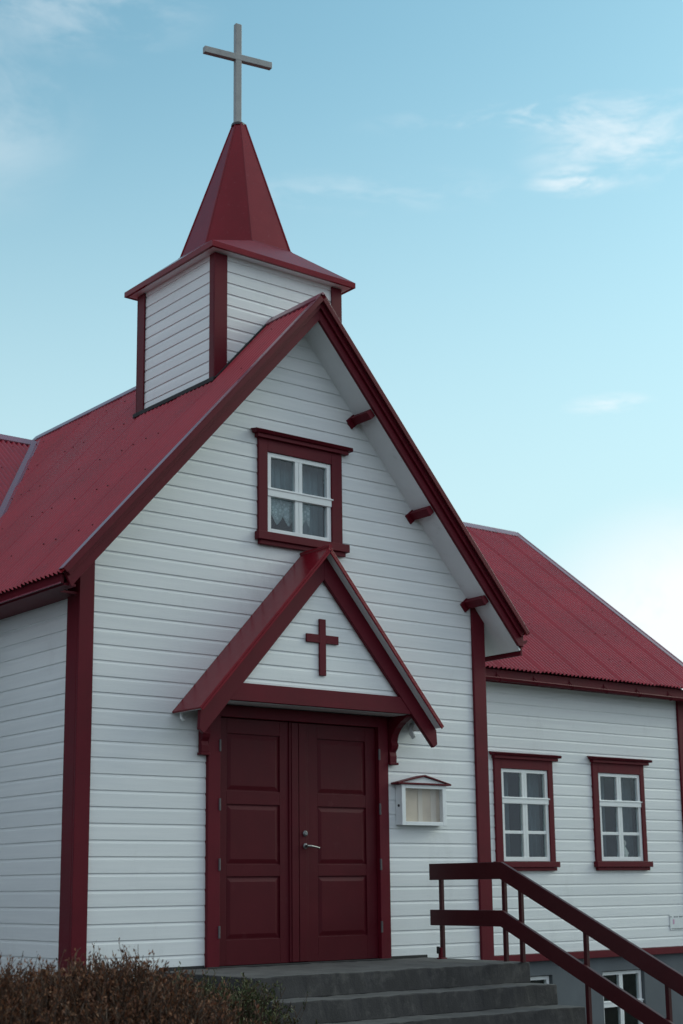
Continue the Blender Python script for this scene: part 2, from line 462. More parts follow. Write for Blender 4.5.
for sx, S in ((1, SR),):
    for dx in (.73, 1.53, 2.30):
        x = CX+sx*dx; z = main_top(x)-SOF-.004
        mb = MB(); L = math.hypot(1, S); d = V((sx/L, 0, -S/L)); n = V((sx*S/L, 0, 1/L))
        mb.pp(V((x, -.304, z))-d*.045-n*.075, d*.09, V((0, .33, 0)), n*.075)
        mb.pp(V((x, -.03, z))-d*.055-n*.125, d*.11, V((0, .07, 0)), n*.125)
        mb.build('purlin_end', M['trim'], church, bevel=.005)
# eave boards and gutters
def gutter(A, B, nrm, parent, r=.05):
    A, B, nrm = V(A), V(B), V(nrm); mb = MB(); n = 9; d = B-A
    ring = []
    for rr in (r, r-.005):
        ring.append([A+nrm*(rr*math.cos(PI*k/(n-1)))-V((0, 0, rr*math.sin(PI*k/(n-1)))) for k in range(n)])
    for rg in ring:
        for k in range(n-1): mb.poly([rg[k], rg[k+1], rg[k+1]+d, rg[k]+d])
    mb.tube([A+nrm*r, B+nrm*r], .009, 6)
    for e in (A, B):
        mb.poly([e+(p-A) for p in ring[0]])
    L = d.length; m = max(2, int(L/.62))
    for k in range(m):
        c = A+d*((k+.5)/m)
        pts = [c+nrm*((r+.004)*math.cos(PI*j/8))-V((0, 0, (r+.004)*math.sin(PI*j/8))) for j in range(9)]
        mb.tube(pts, .006, 5); mb.tube([c-nrm*r, c-nrm*(r-.0)+V((0, 0, .09))], .007, 5)
        mb.tube([c+nrm*r, c-nrm*r+V((0, 0, .06))], .005, 5)
    return mb.build('gutter', M['trim'], parent, fix=False)
mb = MB(); mb.box(5.262, 5.29, -.302, 1.83, 3.175, 3.40); fo = mb.build('eave_board', M['trim'], church, bevel=.004)
gutter((5.33, -.30, 3.345), (5.33, 1.72, 3.335), (1, 0, 0), fo, .04)
mb = MB(); mb.box(-.365, -.337, -.302, 1.83, 3.33, 3.42); fo = mb.build('eave_board', M['trim'], church, bevel=.004)
mb = MB(); mb.box(-.375, -.3655, -.30, 1.83, 3.328, 3.341); mb.build('lip', M['flash'], fo, bevel=.002)
mb = MB(); mb.box(-.336, -.22, -.30, -.001, 3.315, 3.335); mb.box(-.336, -.005, 0, 1.89, 3.315, 3.335); mb.build('eave_soffit', M['trim'], church)
for x0, x1, a, b in ((5.33, XV, 3.325, 3.295), (-6.45, -.42, 3.32, 3.32)):
    mb = MB(); mb.box(x0, x1, 1.87, 1.895, 3.25, 3.42); fo = mb.build('eave_board', M['trim'], church, bevel=.004)
    gutter((x0, 1.83, a-.02), (x1+.02, 1.83, b-.02), (0, -1, 0), fo, .038)
    mb = MB(); mb.box(x0, x1-.02, 1.896, 2.12, 3.35, 3.37); mb.build('soffit', M['soffit'], church)
mb = MB(); mb.box(4.99, 5.328, 1.87, 1.895, 3.25, 3.42); mb.box(4.99, 5.328, 1.896, 2.12, 3.35, 3.37); mb.build('eave_board', M['trim'], church)

# ---- corner boards, base band, foundation
def board(name, boxes, mat='trim', parent=None, bevel=.004):
    mb = MB()
    for b in boxes: mb.box(*b)
    return mb.build(name, M[mat], parent or church, bevel=bevel)
board('corner_board', [(-.04, .11, -.045, -.0125, -.16, 3.70)]); 
board('corner_board', [(-.04, -.0125, -.0115, .185, -.16, 3.60)])
board('corner_board', [(4.795, 4.972, -.045, -.0125, -.16, 3.80)])
board('corner_board', [(4.961, 4.98, -.0115, .2, -.16, 3.60)])
board('corner_board', [(10.83, 11.04, YW-.045, YW-.0125, -.23, 3.345)])
board('corner_board', [(11.0125, 11.04, YW-.0115, YW+.2, -.23, 3.45)])
board('corner_board', [(XLE-.04, XLE+.16, YW-.045, YW-.0125, -.23, 3.345)])
board('base_band', [(4.994, 10.828, YW-.05, YW+.02, -.245, -.155)])
board('base_band', [(-.05, .02, .0, 2.04, -.245, -.155)]); board('base_band', [(-.05, .88, -.05, .02, -.245, -.165)]); board('base_band', [(4.06, 5.0, -.05, .02, -.245, -.165)])
B1 = (9.06, 9.90, -1.28, -.43); B2 = (7.27, 8.11, -1.28, -.43)
def holed_sheet(name, x0, x1, y, z0, z1, holes, depth, mat, parent):
    mb = MB()
    xs = sorted({x0, x1}|{h[0] for h in holes}|{h[1] for h in holes}); zs = sorted({z0, z1}|{h[2] for h in holes}|{h[3] for h in holes})
    for a, b in zip(xs, xs[1:]):
        for c, d in zip(zs, zs[1:]):
            mx, mz = (a+b)/2, (c+d)/2
            if any(h[0] < mx < h[1] and h[2] < mz < h[3] for h in holes): continue
            mb.poly([(a, y, c), (b, y, c), (b, y, d), (a, y, d)])
    for h in holes:
        a, b, c, d = h; e = y+depth
        mb.poly([(a, y, c), (a, y, d), (a, e, d), (a, e, c)]); mb.poly([(b, y, c), (b, y, d), (b, e, d), (b, e, c)])
        mb.poly([(a, y, d), (b, y, d), (b, e, d), (a, e, d)]); mb.poly([(a, y, c), (b, y, c), (b, e, c), (a, e, c)])
    return mb.build(name, M[mat], parent, fix=False)
found = holed_sheet('foundation', 4.92, 11.0, YW+.03, -1.9, -.2, [B1, B2], .14, 'found', church)
for q in ((.03, 4.915, .03, 6, -1.9, -.17), (XLE+.03, .02, YW+.03, YB-.03, -1.9, -.17), (10.96, 10.985, YW+.032, YB-.03, -1.9, -.17), (4.92, 10.95, YB-.1, YB-.03, -1.9, -.17)):
    board('foundation', [q], 'found', bevel=0)
board('floor', [(.03, 4.92, .03, 9.3, -.12, -.06), (4.921, 10.97, 2.14, 9.3, -.12, -.06), (XLE+.05, .029, 2.14, 9.3, -.12, -.06)], 'interior', bevel=0)

# ---- windows
def rects_frame(mb, x0, x1, z0, z1, w, y0, y1):
    if not hasattr(w, '__len__'): w = (w, w, w, w)      # left right bottom top
    mb.box(x0, x0+w[0], y0, y1, z0, z1); mb.box(x1-w[1], x1, y0, y1, z0, z1)
    mb.box(x0+w[0], x1-w[1], y0, y1, z0, z0+w[2]); mb.box(x0+w[0], x1-w[1], y0, y1, z1-w[3], z1)
def window(y, sash, cas, corn, sill, vbar, hbars, parent, y_sash=.0, trim=True):
    """y: wall plane. sash=(x0,x1,z0,z1) white frame; vbar=(x0,x1); hbars=[(z0,z1,proud)]"""
    x0, x1, z0, z1 = sash
    if trim:
        mb = MB()
        c0, c1, ct = cas
        mb.box(c0, x0, y-.04, y+.02, z0-.005, ct); mb.box(x1, c1, y-.04, y+.02, z0-.005, ct)
        mb.box(x0, x1, y-.04, y+.02, z1, ct)
        root = mb.build('window', M['trim'], parent, bevel=.004)
        mb = MB(); k0, k1, kz = corn
        mb.box(k0+.055, k1-.055, y-.075, y-.0125, kz-.085, kz-.045)
        mb.prism([(k0+.03, y-.0125, kz-.044), (k0+.03, y-.095, kz-.044), (k0+.005, y-.12, kz-.014), (k0+.005, y-.0125, kz+.004)], (k1-k0-.035, 0, 0))
        mb.build('cornice', M['trim'], root, bevel=.004)
        mb = MB(); s0, s1, sz0, sz1 = sill
        mb.box(s0, s1, y-.085, y-.0125, sz0+.045, sz1); mb.box(s0+.035, s1-.035, y-.06, y-.0125, sz0, sz0+.044)
        mb.build('sill', M['trim'], root, bevel=.005)
    else: root = None
    mb = MB()
    ys0, ys1 = y+y_sash-.022, y+y_sash+.03
    rects_frame(mb, x0+.002, x1-.002, z0, z1-.002, (.05, .05, .055, .045), ys0, ys1)
    mb.box(vbar[0], (vbar[0]+vbar[1])/2-.002, ys0+.003, ys1, z0+.05, z1-.04); mb.box((vbar[0]+vbar[1])/2+.002, vbar[1], ys0+.003, ys1, z0+.05, z1-.04)
    for a, b, pr in hbars:
        mb.box(x0+.004, x1-.004 if not pr else x1+.0, ys0-(.012 if pr else -.008), ys1-.004, a, b)
        if pr: mb.box(x0+.0, x1+.018, ys0-.02, ys0-.0, b-.022, b-.006)
    so = mb.build('sash' if trim else 'basement_window', M['white'], root or parent, bevel=.003)
    root = root or so
    cols = [(x0+.045, vbar[0]+.004), (vbar[1]-.004, x1-.045)]
    zz = sorted([z0+.05]+[h[0]+.002 for h in hbars]+[h[1]-.002 for h in hbars]+[z1-.04])
    for c in cols:
        for a, b in zip(zz[::2], zz[1::2]):
            mb = MB(); mb.box(c[0], c[1], y+y_sash+.006, y+y_sash+.010, a, b); mb.build('pane', M['glass'], root)
    return root
def curtain(name, x0, x1, y, zb, z1, mat, label, folds, amp=.015, group=None):
    mb = MB(); n = 60
    zbot = zb if callable(zb) else (lambda t: zb)
    for k in range(n):
        a, b = k/n, (k+1)/n
        f = lambda t: y+amp*math.sin(t*folds*2*PI)+amp*.5*math.sin(t*folds*3.3*PI+1)
        xa, xb = x0+(x1-x0)*a, x0+(x1-x0)*b
        mb.poly([(xa, f(a), zbot(a)), (xb, f(b), zbot(b)), (xb, f(b)*.6+y*.4, z1), (xa, f(a)*.6+y*.4, z1)])
    o = mb.build(name, M[mat], None, smooth=True, fix=False)
    s = o.modifiers.new('thick', 'SOLIDIFY'); s.thickness = .003
    return tag(o, label, 'curtain', group)
wt = window(0, (2.04, 2.855, 4.16, 5.0), (1.93, 2.99, 5.135), (1.84, 3.11, 5.21), (1.897, 3.048, 4.035, 4.162), (2.395, 2.488), [(4.545, 4.635, True)], church)
w1 = window(YW, (7.24, 8.10, 1.005, 2.18), (7.12, 8.19, 2.315), (7.04, 8.32, 2.388), (7.075, 8.22, .883, 1.0), (7.625, 7.715), [(1.352, 1.392, False), (1.735, 1.82, True)], church)
w2 = window(YW, (9.08, 9.94, 1.01, 2.19), (8.97, 10.02, 2.335), (8.89, 10.155, 2.408), (8.94, 10.07, .885, 1.005), (9.465, 9.555), [(1.357, 1.397, False), (1.74, 1.825, True)], church)
for b in (B1, B2):
    window(YW+.1, (b[0]+.01, b[1]-.01, b[2]+.01, b[3]-.01), None, None, None, (b[0]+.385, b[0]+.455), [(-.90, -.82, True)], church, y_sash=.0, trim=False)
# curtains behind the panes
curtain('curtain', 2.50, 2.90, .16, 4.1, 5.04, 'curtain', 'plain pale grey curtain hanging in the right half of the gable window', 5)
curtain('curtain', 2.0, 2.49, .15, 4.58, 5.04, 'sheer', 'short bluish sheer curtain filling the upper left panes of the gable window', 6)
def hem(t):
    q = (t*4.2+.15) % 1.0
    return 4.285+.10*abs(2*q-1)**1.2
curtain('lace_curtain', 2.03, 2.64, .06, hem, 4.66, 'lace', 'white lace valance with a pointed hem in the gable window', 7, .004)
curtain('curtain', 7.40, 7.55, YW+.16, .95, 2.2, 'drape', 'narrow grey curtain fold at left in the wing window beside the nave', 2, .02)
curtain('curtain', 7.80, 8.10, YW+.15, .95, 2.2, 'drape', 'wide grey curtain at right in the wing window beside the nave', 4, .02)
curtain('curtain', 9.24, 9.40, YW+.16, .95, 2.2, 'drape', 'narrow grey curtain fold at left in the wing window near the corner', 2, .02)
curtain('curtain', 9.66, 9.96, YW+.17, .95, 2.2, 'drape', 'wide grey curtain behind the small figurine in the wing window near the corner', 4, .02)
mb = MB()
mb.lathe((9.68, YW+.09, 1.0), (0, 0, 1), [(0, .05), (.012, .052), (.03, .04), (.08, .05), (.15, .045), (.19, .028), (.205, .018), (.22, .02), (.24, .033), (.265, .036), (.285, .028), (.297, .008)], 14)
mb.tube([(9.64, YW+.09, 1.165), (9.615, YW+.08, 1.12), (9.65, YW+.045, 1.10)], [.013, .012, .01], 6); mb.tube([(9.72, YW+.09, 1.165), (9.745, YW+.08, 1.12), (9.70, YW+.045, 1.10)], [.013, .012, .01], 6)
tag(mb.build('figurine', M['figure'], None, smooth=True), 'small cream figurine standing on the sill of the wing window near the corner', 'figurine')
board('inner_sill', [(9.0, 10.05, YW+.035, YW+.2, .97, .998)], 'interior', w2)

for (a, b, y, z0, z1, dp) in ((1.5, 3.4, .035, 3.9, 5.25, 1.2), (7.0, 8.35, YW+.035, .6, 2.5, 1.6), (8.85, 10.25, YW+.035, .6, 2.5, 1.6), (7.0, 8.4, YW+.18, -1.6, -.25, 1.2), (8.8, 10.2, YW+.18, -1.6, -.25, 1.2)):  # near-black boxes added behind the panes to stop stray light and keep them dark
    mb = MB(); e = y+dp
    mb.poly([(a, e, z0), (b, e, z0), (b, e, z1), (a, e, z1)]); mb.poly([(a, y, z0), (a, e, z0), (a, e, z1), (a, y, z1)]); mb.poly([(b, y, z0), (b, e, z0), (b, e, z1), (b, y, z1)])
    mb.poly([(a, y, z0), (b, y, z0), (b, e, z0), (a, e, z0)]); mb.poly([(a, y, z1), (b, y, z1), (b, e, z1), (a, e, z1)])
    mb.build('light_blocking_box', M['interior'], church, fix=False)
# ---- steeple
SX0, SX1, SY0, SY1 = 1.76, 3.395, .5, 2.0
st = siding('steeple', (SX0, SY0, 0), (1, 0, 0), (0, -1, 0), 5.0, 7.27, lambda z: (0, SX1-SX0), (), church, pitch=.124, phase=5.955)
siding('steeple_wall', (SX0, SY0, 0), (0, 1, 0), (-1, 0, 0), 5.0, 7.27, lambda z: (0, SY1-SY0), (), st, pitch=.124, phase=5.955)
siding('steeple_wall', (SX1, SY0, 0), (0, 1, 0), (1, 0, 0), 5.0, 7.27, lambda z: (0, SY1-SY0), (), st, pitch=.124, phase=5.955)
siding('steeple_wall', (SX0, SY1, 0), (1, 0, 0), (0, 1, 0), 5.0, 7.27, lambda z: (0, SX1-SX0), (), st, pitch=.124, phase=5.955)
t = .03
board('corner_board', [(SX0-t, SX0+.13, SY0-t, SY0-.0125, 5.0, 7.235), (SX0-t, SX0-.0125, SY0-.0115, SY0+.07, 5.0, 7.235)], parent=st)
board('corner_board', [(SX1-.11, SX1+t, SY0-t, SY0-.0125, 5.0, 7.235), (SX1+.0125, SX1+t, SY0-.0115, SY0+.12, 5.0, 7.235)], parent=st)
board('corner_board', [(SX0-t, SX0-.0125, SY1-.125, SY1+.0115, 5.0, 7.235), (SX0-t, SX0+.12, SY1+.0125, SY1+t, 5.0, 7.235)], parent=st)
board('corner_board', [(SX1+.0125, SX1+t, SY1-.12, SY1+.0115, 5.0, 7.235), (SX1-.12, SX1+t, SY1+.0125, SY1+t, 5.0, 7.235)], parent=st)
# dark flashing where the steeple meets the roof
mb = MB()
for sx, S, xs in ((-1, SL, SX0), (1, SR, SX1)):
    z = ZT-S*abs(xs-CX)+.012
    mb.pp((xs+(0 if sx > 0 else -.055), SY0-.05, z-.04), (.05, 0, 0), (0, SY1-SY0+.1, 0), (0, 0, .045))
for (xa, xb, S) in ((SX0-.05, CX, SL), (CX, SX1+.05, -SR)):
    za = main_top(xa)+.03; zb = main_top(xb)+.03
    mb.pp((xa, SY0-.05, za), (xb-xa, 0, zb-za), (0, .05, 0), (0, 0, .02))
mb.build('base_flashing', M['dark'], st, bevel=.003)
KX0, KX1, KY0, KY1, KZ = 1.625, 3.535, .36, 2.14, 7.30
TX, TY = 2.577, 1.25; A8 = .625; ZO = 7.565
tt = math.tan(PI/8)
def octo(a, z, cx=TX, cy=TY):
    return [V((cx+sx*a*(1 if big else tt), cy+sy*a*(tt if big else 1), z)) for sx, sy, big in
            ((-1, -1, 0), (1, -1, 0), (1, -1, 1), (1, 1, 1), (1, 1, 0), (-1, 1, 0), (-1, 1, 1), (-1, -1, 1))]
O8 = octo(A8+.02, ZO)
K = [V((KX0, KY0, KZ)), V((KX1, KY0, KZ)), V((KX1, KY1, KZ)), V((KX0, KY1, KZ))]
mb = MB()
mb.poly([K[0], K[1], O8[1], O8[0]]); mb.poly([K[1], O8[2], O8[1]])
mb.poly([K[1], K[2], O8[3], O8[2]]); mb.poly([K[2], O8[4], O8[3]])
mb.poly([K[2], K[3], O8[5], O8[4]]); mb.poly([K[3], O8[6], O8[5]])
mb.poly([K[3], K[0], O8[7], O8[6]]); mb.poly([K[0], O8[0], O8[7]])
KD = [k-V((0, 0, .06)) for k in K]
for i in range(4): mb.poly([K[i], K[(i+1) % 4], KD[(i+1) % 4], KD[i]])
c = V((TX, TY, 0))
KI = [V((k.x+(.03 if k.x < TX else -.03), k.y+(.03 if k.y < TY else -.03), KZ-.06)) for k in K]
for i in range(4): mb.poly([KD[i], KD[(i+1) % 4], KI[(i+1) % 4], KI[i]])
sk = mb.build('steeple_eave', M['spire'], st)
for i, j in ((0, None), (1, None), (3, None)):
    pass
mb = MB(); mb.poly([k+V((0, 0, .004)) for k in KI]); mb.build('soffit', M['soffit'], st, fix=False)
OT = octo(.075, 9.27)
mb = MB()
for i in range(8): mb.poly([O8[i]-(O8[i]-V((TX, TY, ZO)))*.033+V((0, 0, -.01)), O8[(i+1) % 8]-(O8[(i+1) % 8]-V((TX, TY, ZO)))*.033+V((0, 0, -.01)), OT[(i+1) % 8], OT[i]])
mb.poly(OT)
for i in range(8): mb.tube([O8[i]-(O8[i]-V((TX, TY, ZO)))*.035, OT[i]], .009, 5)
for i in range(8): mb.tube([O8[i]-(O8[i]-V((TX, TY, ZO)))*.02+V((0, 0, .004)), O8[(i+1) % 8]-(O8[(i+1) % 8]-V((TX, TY, ZO)))*.02+V((0, 0, .004))], .01, 5)
sp = mb.build('spire', M['spire'], st)
mb = MB()
for i, k in ((0, 0), (1, 1), (2, 3), (3, 5), (0, 7), (1, 2)): pass
CXX = 2.549
mb.lathe((TX-.015, TY, 9.255), (0, 0, 1), [(0, .085), (.03, .08), (.04, .06)], 12); mb.build('spire_collar', M['lead'], st)
# cross on the spire (very slightly turned on its post)
mb = MB()
mb.box(-.039, .039, -.03, .03, 9.28, 10.545)
cr = mb.build('roof_cross', M['crossmetal'], st, bevel=.006)
mb2 = MB(); tl = .055
mb2.pp((-.435, -.032, 10.131-.05-.435*tl), (.875, 0, .875*tl), (0, .064, 0), (0, 0, .079))
me2 = mb2
i0 = None
bpy.data.objects.remove(cr)
mb.v += [tuple(p) for p in mb2.v]; mb.f += [tuple(k+8 for k in f) for f in mb2.f]; mb.mi += mb2.mi
ca, sa = math.cos(math.radians(-7)), math.sin(math.radians(-7))
mb.v = [(CXX+x*ca-y*sa, TY+x*sa+y*ca, z) for x, y, z in mb.v]
mb.build('cross', M['crossmetal'], st, bevel=.006)
0 and board('cross_foot', [(CXX-.06, CXX+.06, TY-.055, TY+.055, 9.305, 9.335)], 'crossmetal', st)

# ---- porch canopy
PZ, PS = 4.0, 1.143; PL = math.hypot(1, PS)
gp = MB()
cano = None
def can_lim(z):
    h = (3.98-z)/PS
    return (CX-h, CX+h)
cano = siding('porch_canopy', (0, -.325, 0), (1, 0, 0), (0, -1, 0), 2.56, 3.9, can_lim, (), church, phase=2.307+.05)
for sx, ln, PS in ((-1, 1.515, 1.112), (1, 1.46, 1.16)):
    PL = math.hypot(1, PS); d = V((sx/PL, 0, -PS/PL)); n = V((sx*PS/PL, 0, 1/PL)); A = V((CX, -.485, PZ))
    mb = MB(); mb.pp(A-n*.022, d*ln*PL, V((0, .472, 0)), n*.022); mb.pp(A-n*.045+V((0, -.003, 0)), d*ln*PL, V((0, .012, 0)), n*.0225); ro = mb.build('canopy_roof', M['flash'] if False else M['spire'], cano, bevel=.004)
    mb = MB(); mb.pp(A-n*.036+V((0, .02, 0))+d*.03, d*(ln*PL-.045), V((0, .445, 0)), n*.0135); mb.build('canopy_lining', M['soffit'], cano)
    mb = MB(); x = lambda a: CX+sx*a
    mb.prism([(CX, -.385, PZ-.055), (x(1.44), -.385, PZ-.055-1.44*PS), (x(1.45), -.385, 2.13), (x(1.40), -.385, 2.095), (CX, -.385, 3.68)], (0, .045, 0))
    mb.build('bargeboard', M['trim'], cano, bevel=.004)
mb = MB(); mb.tube([(CX, -.487, PZ+.0), (CX, -.012, PZ+.0)], .022, 8); mb.build('ridge_cap', M['spire'], cano)
board('tie_beam', [(1.34, 3.59, -.378, -.33, 2.42, 2.588)], parent=cano)
mb = MB(); mb.box(1.36, 3.59, -.329, -.13, 2.415, 2.44); mb.build('canopy_soffit', M['soffit'], cano)
board('canopy_soffit', [(1.3, 3.65, -.129, -.013, 2.43, 2.46)], 'trim', cano)
mb = MB(); mb.box(2.47-.039, 2.47+.039, -.36, -.338, 2.730, 3.288); mb.box(2.47-.198, 2.47-.0392, -.359, -.338, 3.05, 3.132); mb.box(2.47+.0392, 2.47+.198, -.359, -.338, 3.05, 3.132)
mb.build('wall_cross', M['trim'], cano, bevel=.003)
def console(x0, x1):
    prof = [(0, 2.42), (0, 1.955), (-.055, 1.955), (-.058, 2.02), (-.048, 2.06), (-.078, 2.095), (-.092, 2.13), (-.075, 2.165), (-.085, 2.20), (-.10, 2.24), (-.15, 2.30), (-.22, 2.35), (-.30, 2.385), (-.325, 2.40), (-.325, 2.418)]
    mb = MB(); mb.prism([(x0, y-.0125, z) for y, z in prof], (x1-x0, 0, 0)); mb.box(x0-.012, x1+.012, -.085, -.0125, 1.93, 1.954)
    return mb.build('console', M['trim'], cano, bevel=.004)
console(1.255, 1.335); console(3.555, 3.645)
for x, y, z in ((1.035, -.06, 2.33), (3.80, -.12, 2.36)):
    mb = MB(); big = 1 if x < 2 else 1.5
    mb.tube([(x+.02, y, z), (x, y, z-.03*big), (x-.005, y-.01, z-.07*big), (x+.015, y-.03, z-.10*big)], .016*big, 8); mb.build('drain_spout', M['white'], cano, smooth=True)

# ---- door
board('door_frame', [(1.345, 1.482, -.05, .06, 0, 2.418), (3.418, 3.545, -.05, .06, 0, 2.418), (1.482, 3.418, -.048, .06, 2.305, 2.418)])
board('threshold', [(1.34, 3.55, -.07, .08, -.01, .012)], 'dark')
board('shadow_gap_strip', [(.86, 1.338, -.02, .03, -.02, .028)], 'dark'); board('shadow_gap_strip', [(3.552, 4.052, -.02, .03, -.02, .028)], 'dark')  # near-black strips painting the shadow gap between landing and siding
def leaf(x0, x1, p0, p1):
    mb = MB(); y = .0
    zs = [(.245, .82), (.93, 1.49), (1.615, 2.155)]
    mb.box(x0, x1, y+.017, y+.06, .015, 2.30)
    mb.box(x0, p0, y, y+.0165, .015, 2.30); mb.box(p1, x1, y, y+.0165, .015, 2.30)
    ed = [.015]+[z for q in zs for z in q]+[2.30]
    for a, b in zip(ed[::2], ed[1::2]): mb.box(p0+.0003, p1-.0003, y+.0004, y+.0165, a, b)
    for a, b in zs:      # raised bevelled panel
        m_ = .05
        o = [(p0+.012, y+.016, a+.012), (p1-.012, y+.016, a+.012), (p1-.012, y+.016, b-.012), (p0+.012, y+.016, b-.012)]
        i = [(p0+m_, y+.005, a+m_), (p1-m_, y+.005, a+m_), (p1-m_, y+.005, b-m_), (p0+m_, y+.005, b-m_)]
        mb.poly(i[::-1])
        for k in range(4): mb.poly([o[k], i[k], i[(k+1) % 4], o[(k+1) % 4]])
    return mb.build('door', M['door'], church, bevel=.003)
dl = leaf(1.486, 2.416, 1.585, 2.205); dr = leaf(2.424, 3.414, 2.665, 3.28)
board('astragal', [(2.31, 2.335, -.014, -.0005, .02, 2.295), (2.335, 2.416, -.022, -.0005, .02, 2.295)], 'door', dl)
board('astragal', [(2.424, 2.515, -.02, -.0005, .02, 2.295), (2.515, 2.54, -.012, -.0005, .02, 2.295)], 'door', dr)
for par, x in ((dl, 1.474), (dr, 3.424)):
    for z in (2.03, 1.48, .93, .32):
        mb = MB(); mb.tube([(x, -.052, z-.055), (x, -.052, z+.055)], .011, 8); mb.build('hinge', M['oldsteel'], par)
mb = MB(); mb.lathe((2.492, -.02, 1.225), (0, -1, 0), [(0, .028), (.01, .028), (.014, .022), (.022, .016)], 14); mb.build('lock', M['steel'], dr, smooth=False)
mb = MB(); mb.lathe((2.492, -.02, 1.105), (0, -1, 0), [(0, .026), (.01, .026), (.013, .014), (.05, .012)], 14)
mb.tube([(2.485, -.066, 1.106), (2.53, -.068, 1.104), (2.60, -.066, 1.094), (2.64, -.058, 1.086)], [.012, .012, .010, .009], 8); mb.build('handle', M['steel'], dr, smooth=False)

# =================================================================== separate things on and around the church
nb = empty('notice_case', (0, 0, 0), 'white glazed notice case with a small red pediment, right of the double doors', 'notice board')
mb = MB(); NX0, NX1, NZ0, NZ1, ND = 3.665, 4.268, 1.325, 1.732, -.112
mb.box(NX0, NX0+.015, ND+.012, -.0125, NZ0, NZ1); mb.box(NX1-.015, NX1, ND+.012, -.0125, NZ0, NZ1)
mb.box(NX0+.015, NX1-.015, ND+.012, -.0125, NZ0, NZ0+.015); mb.box(NX0+.015, NX1-.015, ND+.012, -.0125, NZ1-.015, NZ1)
rects_frame(mb, NX0-.004, NX1+.004, NZ0-.004, NZ1+.002, (.05, .05, .038, .038), ND-.008, ND+.0115)
mb.build('case', M['white'], nb, bevel=.003)
mb = MB(); mb.box(NX0+.016, NX0+.31, -.032, -.02, NZ0+.016, NZ1-.016); mb.box(NX0+.312, NX1-.016, -.034, -.02, NZ0+.016, NZ1-.016); mb.build('backing_board', M['ply'], nb)
mb = MB(); mb.box(NX0+.285, NX0+.345, -.037, -.0345, NZ0+.03, NZ1-.03); mb.box(NX0+.46, NX0+.535, -.037, -.0345, NZ0+.02, NZ1-.03); mb.build('paper_strip', M['paper'], nb)
mb = MB(); mb.box(NX0+.045, NX1-.045, ND+.002, ND+.005, NZ0+.034, NZ1-.036); mb.build('pane', M['clear'], nb)
mb = MB(); xm = (NX0+NX1)/2; pa, pb, z0, z1 = NX0-.06, NX1+.06, NZ1+.003, NZ1+.105
mb.box(pa, pb, ND-.03, -.0125, z0, z0+.018)
for a in (pa, pb):
    s = 1 if a < xm else -1
    mb.prism([(a, ND-.03, z0+.0185), (a+s*.05, ND-.03, z0+.0185), (xm, ND-.03, z1-.017), (xm, ND-.03, z1)], (0, -ND+.017, 0))
mb.build('pediment', M['trim'], nb, bevel=.002)
mb = MB(); mb.prism([(pa+.06, ND-.004, z0+.0187), (pb-.06, ND-.004, z0+.0187), (xm, ND-.004, z1-.02)], (0, .01, 0)); mb.build('tympanum', M['white'], nb)
mb = MB(); mb.lathe((NX0-.0002, -.065, 1.52), (-1, 0, 0), [(0, .014), (.006, .014), (.008, .006)], 10); mb.build('lock', M['dark'], nb)

sg = empty('wall_plaque', (0, 0, 0), 'small white notice plate with a pink mark low on the wing wall near its corner', 'sign')
mb = MB(); mb.box(10.44, 10.80, YW-.02, YW-.0125, .07, .275); mb.build('plate', M['plate'], sg, bevel=.002)
mb = MB(); mb.box(10.50, 10.53, YW-.022, YW-.0202, .15, .215); mb.build('pink_mark', M['pink'], sg)
def ink(a, b, c, d): 
    mb = MB(); mb.box(a, b, YW-.022, YW-.0202, c, d); mb.build('printed_line', M['ink'], sg)
for k, w in enumerate((.05, .035, .06, .03, .045)): ink(10.525+k*.055, 10.525+k*.055+w*.8, .240, .255)
ink(10.46, 10.76, .082, .092); ink(10.455, 10.472, .24, .258)

# ---- steps
steps = empty('concrete_steps', (0, 0, 0), 'dark worn concrete steps and landing in front of the red doors', 'steps')
def slab(name, x0, x1, y0, y1, z0, z1, seed):
    bm = bmesh.new(); bmesh.ops.create_cube(bm, size=1)
    for v in bm.verts: v.co = V((x0+(v.co.x+.5)*(x1-x0), y0+(v.co.y+.5)*(y1-y0), z0+(v.co.z+.5)*(z1-z0)))
    bmesh.ops.bevel(bm, geom=bm.edges[:], offset=.012, segments=2, affect='EDGES', profile=.6)
    long_ = [e for e in bm.edges if abs((e.verts[0].co-e.verts[1].co).x) > 1]
    bmesh.ops.subdivide_edges(bm, edges=long_, cuts=60, use_grid_fill=True)
    r = random.Random(seed); ph = [r.uniform(0, 6) for _ in range(6)]
    for v in bm.verts:
        if v.co.z > z1-.03:
            x = v.co.x
            w = .004*math.sin(x*5+ph[0])+.003*math.sin(x*13+ph[1])+.003*math.sin(x*31+ph[2])+r.uniform(-.002, .002)
            v.co.z += w*.6-.002
            if v.co.y < y0+.03: v.co.y += abs(w)*1.2+r.uniform(0, .002)
    me = bpy.data.meshes.new(name); bm.normal_update()
    for f in bm.faces: f.material_index = 1 if f.normal.z > .6 else 0  # upward faces take the painted lit copy
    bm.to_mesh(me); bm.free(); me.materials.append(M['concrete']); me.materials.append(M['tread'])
    o = bpy.data.objects.new(name, me); C.objects.link(o); o.parent = steps
    return o
RISE, TREAD = .183, .342
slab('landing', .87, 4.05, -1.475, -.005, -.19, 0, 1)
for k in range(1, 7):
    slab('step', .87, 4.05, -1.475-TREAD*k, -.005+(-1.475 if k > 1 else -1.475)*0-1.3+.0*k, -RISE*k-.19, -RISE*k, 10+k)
mb = MB(); mb.box(.9, 4.02, -1.35, -.02, -1.5, -.192); mb.build('stair_core', M['concrete'], steps)

